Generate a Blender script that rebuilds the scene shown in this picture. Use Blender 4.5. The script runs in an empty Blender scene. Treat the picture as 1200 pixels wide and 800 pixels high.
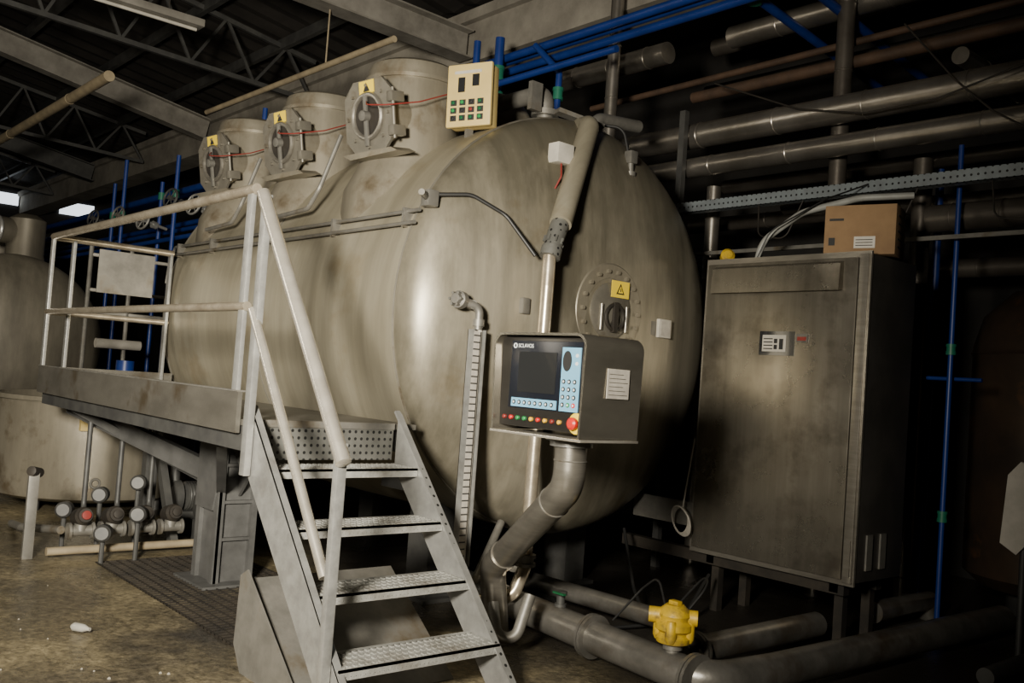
import bpy, bmesh, math, random
from mathutils import Vector as V, Matrix as M
random.seed(4)
SC=bpy.context.scene
# ---------------------------------------------------------------- materials
def mat(name,c1,c2=None,metal=0.0,rough=0.5,scale=3.0,stretch=(1,1,1),bump=0.0,bscale=40,contrast=(0.35,0.65),
        c3=None,s3=1.2,t3=(0.55,0.7),emit=None,dots=None,rvar=0.0,coat=0,streak=None,bands=None):
    m=bpy.data.materials.new(name);m.use_nodes=True
    nt=m.node_tree;N=nt.nodes;L=nt.links
    b=N["Principled BSDF"]
    b.inputs["Metallic"].default_value=metal;b.inputs["Roughness"].default_value=rough
    b.inputs["Base Color"].default_value=(*c1,1)
    b.inputs["Coat Weight"].default_value=coat
    tc=N.new("ShaderNodeTexCoord")
    col=None
    def noise(sc,det,st=None,rg=.62):
        n=N.new("ShaderNodeTexNoise");n.inputs["Scale"].default_value=sc;n.inputs["Detail"].default_value=det;n.inputs["Roughness"].default_value=rg
        if st:
            mp=N.new("ShaderNodeMapping");mp.inputs["Scale"].default_value=st
            L.new(tc.outputs["Object"],mp.inputs[0]);L.new(mp.outputs[0],n.inputs["Vector"])
        else: L.new(tc.outputs["Object"],n.inputs["Vector"])
        return n.outputs["Fac"]
    def rng(s,a,b_,c=0,d=1):
        r=N.new("ShaderNodeMapRange");r.inputs[1].default_value=a;r.inputs[2].default_value=b_;r.inputs[3].default_value=c;r.inputs[4].default_value=d
        L.new(s,r.inputs[0]);return r.outputs[0]
    def mix(f,a,c,ca=None,bt='MIX'):
        x=N.new("ShaderNodeMix");x.data_type='RGBA';x.blend_type=bt
        if f is None: x.inputs[0].default_value=1
        else: L.new(f,x.inputs[0])
        if a is not None: L.new(a,x.inputs[6])
        else: x.inputs[6].default_value=(*ca,1)
        if isinstance(c,tuple): x.inputs[7].default_value=(*c,1)
        else: L.new(c,x.inputs[7])
        return x.outputs[2]
    if c2:
        r=rng(noise(scale,7,stretch),*contrast)
        col=mix(r,None,c2,c1)
        if rvar: L.new(rng(r,0,1,rough-rvar,rough+rvar),b.inputs["Roughness"])
    if c3: col=mix(rng(noise(s3,5),*t3),col,c3,c1)
    if streak:
        st,lo=streak
        col=mix(None,col,rng(noise(1.0,6,st,.7),.34,.66,lo,1.08),c1,'MULTIPLY')
    if dots:
        sc,th,dc=dots
        vo=N.new("ShaderNodeTexVoronoi");vo.inputs["Scale"].default_value=sc;vo.inputs["Randomness"].default_value=0
        L.new(tc.outputs["Object"],vo.inputs["Vector"])
        g=N.new("ShaderNodeMath");g.operation='LESS_THAN';g.inputs[1].default_value=th
        L.new(vo.outputs["Distance"],g.inputs[0])
        col=mix(g.outputs[0],col,dc,c1)
    if bands:
        per,frac,dc=bands
        sx=N.new("ShaderNodeSeparateXYZ");L.new(tc.outputs["Object"],sx.inputs[0])
        mm=N.new("ShaderNodeMath");mm.operation='MULTIPLY';mm.inputs[1].default_value=1/per;L.new(sx.outputs[2],mm.inputs[0])
        fr=N.new("ShaderNodeMath");fr.operation='FRACT';L.new(mm.outputs[0],fr.inputs[0])
        g=N.new("ShaderNodeMath");g.operation='LESS_THAN';g.inputs[1].default_value=frac;L.new(fr.outputs[0],g.inputs[0])
        col=mix(g.outputs[0],col,dc,c1)
    if col: L.new(col,b.inputs["Base Color"])
    if bump:
        bp=N.new("ShaderNodeBump");bp.inputs["Strength"].default_value=bump;bp.inputs["Distance"].default_value=.02
        L.new(noise(bscale,4),bp.inputs["Height"]);L.new(bp.outputs[0],b.inputs["Normal"])
    if emit:
        b.inputs["Emission Color"].default_value=(*emit[0],1);b.inputs["Emission Strength"].default_value=emit[1]
    return m
TANK=mat("stained_steel",(.30,.27,.195),(.385,.355,.275),.42,.42,1.1,(1.2,1,.6),.02,7,(.36,.68),c3=(.23,.175,.09),s3=1.2,t3=(.6,.80),rvar=.04,streak=((6,.7,.45),.78))
TANKEND=mat("end_steel",(.165,.15,.11),(.34,.31,.24),.42,.41,1.1,(1,1.1,.45),.02,6,(.42,.60),c3=(.16,.125,.07),s3=1.7,t3=(.58,.76),rvar=.05,streak=((1,5,.45),.70))
NECK=mat("neck_steel",(.21,.19,.145),(.28,.255,.20),.45,.42,3,(1,1,.5),.03,9,c3=(.14,.11,.07),s3=3,streak=((5,5,.6),.82))
PLATE=mat("hatch_plate_steel",(.155,.145,.12),(.22,.205,.17),.45,.45,5,(1,1,1),.03,20,c3=(.10,.08,.05),s3=5)
NECKD=mat("dimmed_far_tank_steel",(.10,.09,.07),(.17,.155,.12),.4,.5,2,(1,1,.5),.03,9,streak=((4,4,.5),.7))  # darker version of the neck steel; light falloff with distance put into the colour
GALV=mat("galvanised",(.28,.28,.27),(.40,.40,.38),.55,.38,14,(1,1,1),.05,60,c3=(.20,.19,.17),s3=4,t3=(.55,.75))
GALVP=mat("galvanised_perforated",(.29,.29,.28),(.38,.38,.365),.55,.38,14,(1,1,1),.05,60,dots=(24,.2,(.03,.03,.03)))
GALVD=mat("galvanised_dirty",(.155,.15,.135),(.245,.235,.21),.5,.48,6,(1,1,1),.05,60,c3=(.11,.085,.05),s3=3)
DECK=mat("deck_steel",(.15,.142,.122),(.10,.094,.08),.45,.45,5,(.4,1,1),.08,40,c3=(.075,.06,.04),s3=3)
TREAD=mat("tread_steel",(.36,.36,.34),(.50,.50,.47),.45,.42,16,(1,1,1),.3,60,dots=(42,.26,(.05,.05,.045)),c3=(.22,.20,.17),s3=5,t3=(.52,.72))
PERF=mat("perforated_steel",(.13,.13,.12),(.18,.18,.165),.45,.5,10,dots=(26,.26,(.02,.02,.02)))
TRAY=mat("tray_steel",(.26,.30,.32),(.20,.22,.235),.4,.5,10,dots=(22,.22,(.015,.015,.015)))
CHROME=mat("polished_tube",(.88,.83,.73),(.68,.63,.54),.78,.25,8,(1,1,1),.02,60)
RAILT=mat("worn_tube",(.72,.64,.50),(.48,.41,.31),.72,.27,9,(1,1,1),.03,60)
STEEL=mat("brushed_steel",(.32,.30,.26),(.23,.215,.185),.72,.33,4,(1,1,6),.03,60)
HOODM=mat("terminal_steel",(.36,.335,.28),(.25,.235,.195),.82,.25,2.5,(1,1,3),.02,8)
FACEM=mat("terminal_face_steel",(.07,.066,.06),(.05,.047,.043),.7,.28,2.5,(1,1,3),.02,8)
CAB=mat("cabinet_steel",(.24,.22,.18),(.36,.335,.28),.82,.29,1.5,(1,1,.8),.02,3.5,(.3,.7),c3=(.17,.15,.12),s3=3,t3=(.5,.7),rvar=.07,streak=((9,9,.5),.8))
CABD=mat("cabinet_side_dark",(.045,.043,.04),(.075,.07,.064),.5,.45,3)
PIPEG=mat("grey_pipe_steel",(.24,.23,.21),(.14,.135,.12),.65,.36,5,(1,1,1),.06,30,c3=(.10,.075,.05),s3=3,t3=(.52,.72))
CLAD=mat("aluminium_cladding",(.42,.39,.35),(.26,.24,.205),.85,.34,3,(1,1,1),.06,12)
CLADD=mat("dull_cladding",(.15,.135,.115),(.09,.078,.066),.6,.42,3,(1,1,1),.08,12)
DARK=mat("dark_metal",(.022,.02,.018),(.045,.038,.03),.3,.55,6)
DARKS=mat("dark_painted_steel",(.05,.05,.05),(.085,.085,.08),.3,.5,5)
LEGM=mat("grey_leg_steel",(.085,.085,.083),(.13,.13,.127),.35,.5,6)
BLACK=mat("black_rubber",(.012,.012,.012),None,0,.5)
BLUE=mat("blue_plastic_pipe",(.008,.028,.16),(.012,.038,.21),0,.4,4)
GREEN=mat("green_fitting",(.012,.14,.085),None,0,.45)
RUST=mat("rusty_pipe",(.10,.06,.038),(.06,.038,.026),.15,.65,5)
BROWNT=mat("brown_vessel_steel",(.085,.055,.035),(.045,.034,.026),.4,.45,2,c3=(.16,.08,.035),s3=3,t3=(.6,.72))
CREAM=mat("cream_pipe_paint",(.34,.28,.18),(.22,.18,.12),0,.5,5)
BEIGE=mat("beige_plastic",(.62,.48,.19),(.54,.41,.16),0,.42,4)
WHITEP=mat("white_plastic",(.55,.52,.46),(.42,.40,.35),0,.45,6)
YEL=mat("yellow_paint",(.58,.38,.012),(.30,.20,.018),0,.45,9,(1,1,1),.1,30,c3=(.16,.11,.03),s3=14,t3=(.54,.68))
STICK=mat("warning_yellow",(.85,.62,.03),None,0,.45)
RED=mat("red_plastic",(.60,.02,.015),None,0,.35)
DRED=mat("dull_red",(.20,.025,.02),None,0,.45)
GRN=mat("green_lens",(.02,.22,.06),None,0,.35)
DGRN=mat("dark_green_lens",(.01,.09,.035),None,0,.35)
ORA=mat("amber_lens",(.65,.38,.03),None,0,.35)
SCR=mat("screen_glass",(.020,.021,.022),None,0,.12,coat=.5)
BEZ=mat("bezel_black",(.010,.012,.018),None,0,.22)
KEYB=mat("keypad_blue",(.18,.44,.64),None,0,.4)
KEYW=mat("key_white",(.70,.74,.76),None,0,.4)
PAPER=mat("paper_label",(.50,.47,.41),(.38,.35,.31),0,.7,20)
SCALE=mat("printed_scale",(.50,.47,.41),(.38,.35,.31),0,.6,20,bands=(.04,.22,(.04,.04,.04)))
INK=mat("ink_black",(.02,.02,.02),None,0,.7)
CARD=mat("cardboard",(.27,.17,.085),(.22,.135,.068),0,.8,6)
CONC=mat("concrete_beam",(.30,.28,.235),(.17,.155,.13),0,.85,2,(1,1,1),.2,20)
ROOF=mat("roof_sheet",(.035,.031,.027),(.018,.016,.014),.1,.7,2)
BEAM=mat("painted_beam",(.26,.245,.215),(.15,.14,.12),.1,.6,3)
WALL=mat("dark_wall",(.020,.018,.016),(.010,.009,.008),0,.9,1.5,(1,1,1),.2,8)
GLASSW=mat("daylight_pane",(.8,.85,.9),None,0,.4,emit=((.85,.93,1),2.0))
HOSE=mat("grey_hose",(.36,.37,.35),(.27,.27,.25),.1,.5,10)
CLEAR=mat("cloudy_plastic",(.30,.29,.26),None,0,.25)
FLOORM=mat("stained_shaded_concrete",(.105,.088,.055),(.27,.225,.135),0,.40,1.0,(1,1,1),.35,30,(.42,.64),c3=(.042,.037,.03),s3=.7,t3=(.44,.60),rvar=.2)
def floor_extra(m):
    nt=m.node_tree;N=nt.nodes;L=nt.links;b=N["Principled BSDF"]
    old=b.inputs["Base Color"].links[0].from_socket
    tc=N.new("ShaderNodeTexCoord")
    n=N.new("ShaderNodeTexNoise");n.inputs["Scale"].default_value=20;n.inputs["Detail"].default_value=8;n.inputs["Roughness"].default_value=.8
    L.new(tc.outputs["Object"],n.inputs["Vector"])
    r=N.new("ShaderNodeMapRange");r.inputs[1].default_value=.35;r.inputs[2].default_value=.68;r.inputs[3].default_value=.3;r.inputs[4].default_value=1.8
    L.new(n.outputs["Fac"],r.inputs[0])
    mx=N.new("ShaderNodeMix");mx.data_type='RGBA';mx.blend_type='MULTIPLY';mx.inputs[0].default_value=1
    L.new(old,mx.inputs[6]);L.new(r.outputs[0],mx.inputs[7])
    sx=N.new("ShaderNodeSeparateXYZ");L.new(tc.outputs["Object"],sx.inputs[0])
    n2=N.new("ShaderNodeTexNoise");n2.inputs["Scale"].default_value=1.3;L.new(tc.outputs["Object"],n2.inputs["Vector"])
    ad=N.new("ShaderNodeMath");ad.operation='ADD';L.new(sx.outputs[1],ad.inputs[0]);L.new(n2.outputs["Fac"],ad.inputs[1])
    r2=N.new("ShaderNodeMapRange");r2.inputs[1].default_value=2.4;r2.inputs[2].default_value=3.0;L.new(ad.outputs[0],r2.inputs[0])  # floor painted darker toward the tank, standing in for light falloff and shade
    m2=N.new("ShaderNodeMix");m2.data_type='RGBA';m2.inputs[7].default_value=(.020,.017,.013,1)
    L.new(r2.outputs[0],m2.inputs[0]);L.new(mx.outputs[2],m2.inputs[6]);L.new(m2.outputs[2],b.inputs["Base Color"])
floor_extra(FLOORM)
# ---------------------------------------------------------------- geometry helpers
WL={}
def wl(o): return WL.get(o.name,V((0,0,0)))
def frame(d):
    d=d.normalized();a=V((0,0,1)) if abs(d.z)<.95 else V((1,0,0))
    x=a.cross(d).normalized();return x,d.cross(x).normalized(),d
def fillet(pts,r,n=7):
    pts=[V(p) for p in pts]
    if r<=0 or len(pts)<3:return pts
    out=[pts[0]]
    for i in range(1,len(pts)-1):
        a,b,c=pts[i-1],pts[i],pts[i+1]
        u=(a-b).normalized();w=(c-b).normalized()
        ang=u.angle(w)
        if ang>3.1: out.append(b);continue
        t=min(r/math.tan(ang/2),(a-b).length*.49,(c-b).length*.49);rr=t*math.tan(ang/2)
        ctr=b+(u+w).normalized()*(rr/math.sin(ang/2))
        p0=b+u*t-ctr;p1=b+w*t-ctr
        tot=p0.angle(p1);ax=p0.cross(p1).normalized()
        for k in range(n+1): out.append(ctr+M.Rotation(tot*k/n,3,ax)@p0)
    out.append(pts[-1]);return out
class B:
    def __init__(s): s.bm=bmesh.new();s.X=None
    def _v(s,p):
        p=V(p)
        return s.bm.verts.new(s.X@p if s.X else p)
    def box(s,a,b,bev=0):
        a=V(a);b=V(b)
        lo=V([min(a[i],b[i]) for i in range(3)]);hi=V([max(a[i],b[i]) for i in range(3)])
        c=[s._v((x,y,z)) for z in(lo.z,hi.z) for x,y in((lo.x,lo.y),(hi.x,lo.y),(hi.x,hi.y),(lo.x,hi.y))]
        fs=[]
        for q in((3,2,1,0),(4,5,6,7),(0,1,5,4),(1,2,6,5),(2,3,7,6),(3,0,4,7)): fs.append(s.bm.faces.new([c[i] for i in q]))
        if bev:
            es=list({e for f in fs for e in f.edges})
            bmesh.ops.bevel(s.bm,geom=es,offset=bev,segments=2,affect='EDGES',profile=.6)
        return s
    def bar(s,p,q,w,h,up=(0,0,1)):
        p=V(p);q=V(q);d=(q-p).normalized();u=V(up)
        x=u.cross(d)
        if x.length<1e-4: x=V((1,0,0)).cross(d)
        x.normalize();y=d.cross(x).normalized()
        A=[s._v(p+x*i*w/2+y*j*h/2) for i,j in((-1,-1),(1,-1),(1,1),(-1,1))]
        C=[s._v(q+x*i*w/2+y*j*h/2) for i,j in((-1,-1),(1,-1),(1,1),(-1,1))]
        for i in range(4): s.bm.faces.new((A[i],A[(i+1)%4],C[(i+1)%4],C[i]))
        s.bm.faces.new(A[::-1]);s.bm.faces.new(C);return s
    def tube(s,pts,r,bend=0,seg=20,caps=True,n=7):
        pts=fillet(pts,bend,n);rings=[]
        x,y,d=frame(pts[1]-pts[0])
        for i,p in enumerate(pts):
            if i==0: t=(pts[1]-p)
            elif i==len(pts)-1: t=(p-pts[i-1])
            else: t=(pts[i+1]-p).normalized()+(p-pts[i-1]).normalized()
            t.normalize()
            x=(x-t*x.dot(t)).normalized();y=t.cross(x)
            rings.append([s._v(p+(x*math.cos(a)+y*math.sin(a))*r) for a in [2*math.pi*k/seg for k in range(seg)]])
        for a,b in zip(rings,rings[1:]):
            for k in range(seg): s.bm.faces.new((a[k],a[(k+1)%seg],b[(k+1)%seg],b[k]))
        if caps: s.bm.faces.new(rings[0][::-1]);s.bm.faces.new(rings[-1])
        return s
    def lathe(s,o,ax,prof,seg=32,caps=True):
        o=V(o);x,y,d=frame(V(ax));rings=[]
        for t,r in prof:
            if r<1e-5: rings.append([s._v(o+d*t)])
            else: rings.append([s._v(o+d*t+(x*math.cos(a)+y*math.sin(a))*r) for a in [2*math.pi*k/seg for k in range(seg)]])
        for a,b in zip(rings,rings[1:]):
            for k in range(seg):
                k2=(k+1)%seg
                if len(a)==1 and len(b)==1: continue
                if len(a)==1: s.bm.faces.new((a[0],b[k2],b[k]))
                elif len(b)==1: s.bm.faces.new((a[k],a[k2],b[0]))
                else: s.bm.faces.new((a[k],a[k2],b[k2],b[k]))
        if caps:
            if len(rings[0])>1: s.bm.faces.new(rings[0][::-1])
            if len(rings[-1])>1: s.bm.faces.new(rings[-1])
        return s
    def cyl(s,p,q,r,seg=24):
        d=V(q)-V(p);return s.lathe(p,d,[(0,r),(d.length,r)],seg)
    def ring(s,c,ax,R,r,seg=32,ms=10):
        c=V(c);x,y,d=frame(V(ax));rs=[]
        for k in range(seg):
            a=2*math.pi*k/seg;e=x*math.cos(a)+y*math.sin(a)
            rs.append([s._v(c+e*(R+r*math.cos(b))+d*r*math.sin(b)) for b in [2*math.pi*j/ms for j in range(ms)]])
        for k in range(seg):
            A,C=rs[k],rs[(k+1)%seg]
            for j in range(ms): s.bm.faces.new((A[j],C[j],C[(j+1)%ms],A[(j+1)%ms]))
        return s
    def bolts(s,c,ax,R,n,r=.012,h=.015):
        c=V(c);x,y,d=frame(V(ax))
        for k in range(n):
            a=2*math.pi*k/n;p=c+(x*math.cos(a)+y*math.sin(a))*R
            s.lathe(p,d,[(0,r),(h,r)],6)
        return s
    def prism(s,poly,n,t):
        n=V(n).normalized()*t
        A=[s._v(V(p)) for p in poly];C=[s._v(V(p)+n) for p in poly];k=len(poly)
        s.bm.faces.new(A[::-1]);s.bm.faces.new(C)
        for i in range(k): s.bm.faces.new((A[i],A[(i+1)%k],C[(i+1)%k],C[i]))
        return s
    def obj(s,name,m,parent=None,label=None,cat=None,group=None,kind=None,ang=35):
        bmesh.ops.recalc_face_normals(s.bm,faces=s.bm.faces[:])
        vs=s.bm.verts
        lo=V([min(v.co[i] for v in vs) for i in range(3)]);hi=V([max(v.co[i] for v in vs) for i in range(3)])
        o=V(((lo.x+hi.x)/2,(lo.y+hi.y)/2,lo.z))
        for v in vs: v.co-=o
        me=bpy.data.meshes.new(name);s.bm.to_mesh(me);s.bm.free()
        me.materials.append(m);me.shade_smooth();me.set_sharp_from_angle(angle=math.radians(ang))
        ob=bpy.data.objects.new(name,me);SC.collection.objects.link(ob)
        WL[ob.name]=o.copy()
        ob.location=o-(wl(parent) if parent else V((0,0,0)))
        if parent: ob.parent=parent
        tag(ob,label,cat,group,kind);return ob
def tag(ob,label=None,cat=None,group=None,kind=None):
    if label: ob["label"]=label
    if cat: ob["category"]=cat
    if group: ob["group"]=group
    if kind: ob["kind"]=kind
def root(name,loc,label,cat,group=None):
    e=bpy.data.objects.new(name,None);e.empty_display_size=.2;e.location=loc;SC.collection.objects.link(e)
    WL[e.name]=V(loc);tag(e,label,cat,group);return e
def text(body,loc,size,X,m,parent,name="lettering",align='LEFT'):
    cu=bpy.data.curves.new(name,"FONT");cu.body=body;cu.size=size;cu.extrude=.0004;cu.align_x=align
    t=bpy.data.objects.new(name,cu);SC.collection.objects.link(t)
    dg=bpy.context.evaluated_depsgraph_get();me=bpy.data.meshes.new_from_object(t.evaluated_get(dg))
    bpy.data.objects.remove(t)
    me.transform(X);me.materials.clear();me.materials.append(m)
    ob=bpy.data.objects.new(name,me);SC.collection.objects.link(ob)
    WL[ob.name]=V(loc);ob.location=V(loc)-wl(parent);ob.parent=parent;return ob
def basisM(x,y,z): return M((x,y,z)).transposed().to_4x4()
FACEY=basisM(V((1,0,0)),V((0,0,1)),V((0,-1,0)))
FACEX=basisM(V((0,1,0)),V((0,0,1)),V((1,0,0)))
# ---------------------------------------------------------------- room
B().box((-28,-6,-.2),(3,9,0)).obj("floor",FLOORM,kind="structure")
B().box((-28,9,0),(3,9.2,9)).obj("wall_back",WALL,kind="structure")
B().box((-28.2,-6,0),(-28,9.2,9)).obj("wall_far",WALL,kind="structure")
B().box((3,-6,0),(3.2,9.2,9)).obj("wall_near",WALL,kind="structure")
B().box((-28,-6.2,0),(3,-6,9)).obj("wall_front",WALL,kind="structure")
def roofz(y): return 5.85+.16*(6.5-y) if y<6.5 else 5.85+.16*(y-6.5)
b=B();nx=150
for y0,y1 in((-6,6.5),(6.5,9.1)):
    prev=None
    for i in range(nx+1):
        x=-28+31*i/nx;dz=.04 if i%2 else 0
        a=b._v((x,y0,roofz(y0)+dz));c=b._v((x,y1,roofz(y1)+dz))
        if prev: b.bm.faces.new((prev[0],a,c,prev[1]))
        prev=(a,c)
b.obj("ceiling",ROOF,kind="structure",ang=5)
k=1
for y in(-3,-1,1,2.2,3.4,4.6,5.7):
    z=roofz(y)-.12
    B().bar((-28,y,z),(3,y,z),.07,.14).obj("trim_%d"%k,DARKS,kind="structure");k+=1
for y0,z0,w,h in((7.75,5.4,.9,.35),(6.0,5.4,.5,.3),(6.9,6.5,.3,.22),(5.2,5.3,.5,.12)):
    B().box((-27.99,y0-w/2,z0-h/2),(-27.95,y0+w/2,z0+h/2)).obj("window_%d"%k,GLASSW,kind="structure");k+=1
b=B();b.box((-28,6.3,5.05),(3,6.75,5.6)).box((-28,6.22,5.5),(3,6.83,5.62))
b.obj("concrete_beam",CONC,label="long pale concrete beam carrying the roof edge",cat="beam")
def ibeam(p,q,h,w,m,lab,grp="roof beams"):
    b=B();p=V(p);q=V(q);u=V((0,0,1))
    b.bar(p+u*h/2,q+u*h/2,w,.018);b.bar(p-u*h/2,q-u*h/2,w,.018);b.bar(p,q,.014,h)
    return b.obj("steel_beam",m,label=lab,cat="beam",group=grp)
ibeam((-8.3,-6,5.45),(-8.3,6.21,5.2),.3,.24,BEAM,"grey painted steel beam crossing under the roof")
ibeam((-15.4,-6,7.6),(-15.4,6.21,5.35),.34,.22,BEAM,"grey sloping steel rafter meeting the concrete beam")
ibeam((-21.5,-6,7.6),(-21.5,6.21,5.35),.34,.22,DARKS,"dark sloping steel rafter far down the hall")
ibeam((-2.6,-6,7.4),(-2.6,6.21,5.35),.34,.22,DARKS,"dark sloping steel rafter above the cabinet")
for x in(-11.8,-18.4,-24.5):
    b=B()
    b.bar((x,-6,5.7),(x,6.21,5.2),.06,.06);b.bar((x,-6,7.7),(x,6.21,5.75),.06,.06)
    n=14
    for i in range(n):
        y0=-6+12.2*i/n;y1=-6+12.2*(i+1)/n
        zb=lambda y:5.7-.5*(y+6)/12.3
        zt=lambda y:7.7-1.95*(y+6)/12.3
        b.bar((x,y0,zb(y0)),(x,(y0+y1)/2,zt((y0+y1)/2)),.035,.035)
        b.bar((x,(y0+y1)/2,zt((y0+y1)/2)),(x,y1,zb(y1)),.035,.035)
    b.obj("roof_truss",DARKS,label="dark steel lattice roof truss",cat="truss",group="roof trusses")
r=root("tube_light_fitting",(-9.7,3.0,4.95),"unlit white fluorescent fitting hung under the roof","light")
B().box((-9.8,2.1,4.98),(-9.6,3.75,5.06),.01).obj("housing",BEAM,r)
B().cyl((-9.7,2.15,4.96),(-9.7,3.7,4.96),.018,12).obj("lamp_tube",WHITEP,r)
for y in(2.4,3.4): B().cyl((-9.7,y,5.06),(-9.7,y,roofz(y)),.008,8).obj("hanger",DARK,r)
# ---------------------------------------------------------------- main tank
AY,AZ,R,XS,XE,H=4.55,1.92,1.43,-4.7,-8.35,.445
tank=root("dyeing_tank",(-6.5,AY,0),"huge horizontal cylindrical stainless dyeing tank with stained shell","tank")
def dome(x0,h,R,sgn,n=18,e=2.15):
    return [(x0+sgn*h*(max(0,1-(math.cos(a))**e))**(1/e),R*math.cos(a)) for a in [math.pi/2*i/n for i in range(n+1)]]
b=B()
b.lathe((0,AY,AZ),(1,0,0),[(x,r) for x,r in reversed(dome(XE,H,R,-1))]+[(XE+(XS-XE)*i/6,R) for i in range(1,6)]+[(XS,R)],96,False)
b.obj("shell",TANK,tank)
for x in(-6.55,XE): B().ring((x,AY,AZ),(1,0,0),R-.002,.006,96,6).obj("weld_seam",GALVD,tank)
b=B();b.lathe((0,AY,AZ),(1,0,0),dome(XS,H,R,1,24),96,False)
b.obj("dished_end",TANKEND,tank,"duller stained dished end of the tank")
B().ring((XS,AY,AZ),(1,0,0),R-.001,.010,96,6).obj("weld_seam",PLATE,tank)
for x in(-5.2,-7.9):
    for y in(3.9,5.2):
        b=B();b.box((x-.12,y-.1,.02),(x+.12,y+.1,.82)).box((x-.18,y-.16,0),(x+.18,y+.16,.025))
        b.prism([(x-.13,y-.35,.75),(x-.13,y+.35,.75),(x-.13,y+.35,.95 if y<AY else .7),(x-.13,y-.35,.7 if y>AY else 1.0)],(1,0,0),.26)
        b.obj("support_leg",DARKS,tank,"dark painted support leg")
mc=V((-4.27,4.53,2.02));xa=V((1,0,0))
b=B();b.lathe(mc+xa*(-.06),xa,[(0,.32),(.06,.32),(.07,.31),(.07,.22),(.055,.21),(.055,.0)],48);b.bolts(mc+xa*.01,xa,.265,18,.014,.022)
mh=b.obj("manhole_flange",NECK,tank,"round bolted manhole flange")
B().lathe(mc+V((-.005,0,0)),xa,[(0,.19),(.025,.19),(.035,.17),(.04,.08),(.05,.06),(.05,0)],36).obj("cover",PLATE,mh)
b=B();b.ring(mc+V((.05,.01,-.04)),xa,.085,.012,28,8);b.box(mc+V((.03,-.012,-.14)),mc+V((.065,.032,.06)),.004);b.obj("hub",DARK,mh)
for s_ in(-1,1):
    B().cyl(mc+V((.04,.01+s_*.12,-.13)),mc+V((.04,.01+s_*.12,.04)),.012,12).obj("swing_bolt",STEEL,mh)
def sticker(par,c,w,h,X):
    c=V(c);T=M.Translation(c)@X
    b=B();b.X=T;b.box((-w/2,-h/2,0),(w/2,h/2,.003));s=b.obj("warning_sticker",STICK,par,"yellow warning sticker with black triangle")
    b=B();b.X=T;b.prism([(-h*.36,-h*.3,.003),(h*.36,-h*.3,.003),(0,h*.36,.003)],(0,0,1),.001);b.obj("triangle",INK,s)
    b=B();b.X=T;b.prism([(-h*.22,-h*.22,.0045),(h*.22,-h*.22,.0045),(0,h*.2,.0045)],(0,0,1),.001);b.obj("triangle_fill",STICK,s)
    b=B();b.X=T;b.box((-.004,-h*.14,.006),(.004,h*.05,.007));b.obj("bolt_mark",INK,s)
sticker(tank,mc+V((.035,.06,.15)),.17,.11,FACEX)
b=B();b.box((-4.40,5.03,1.89),(-4.25,5.16,2.02),.006);npl=b.obj("terminal_box",WHITEP,tank,"raised pale terminal box")
B().box((-4.25,5.045,1.905),(-4.247,5.145,2.005)).obj("cover_plate",PAPER,npl)
B().box((-4.32,4.96,1.90),(-4.27,5.02,2.0),.005).obj("side_bracket",GALVD,tank)
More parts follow.
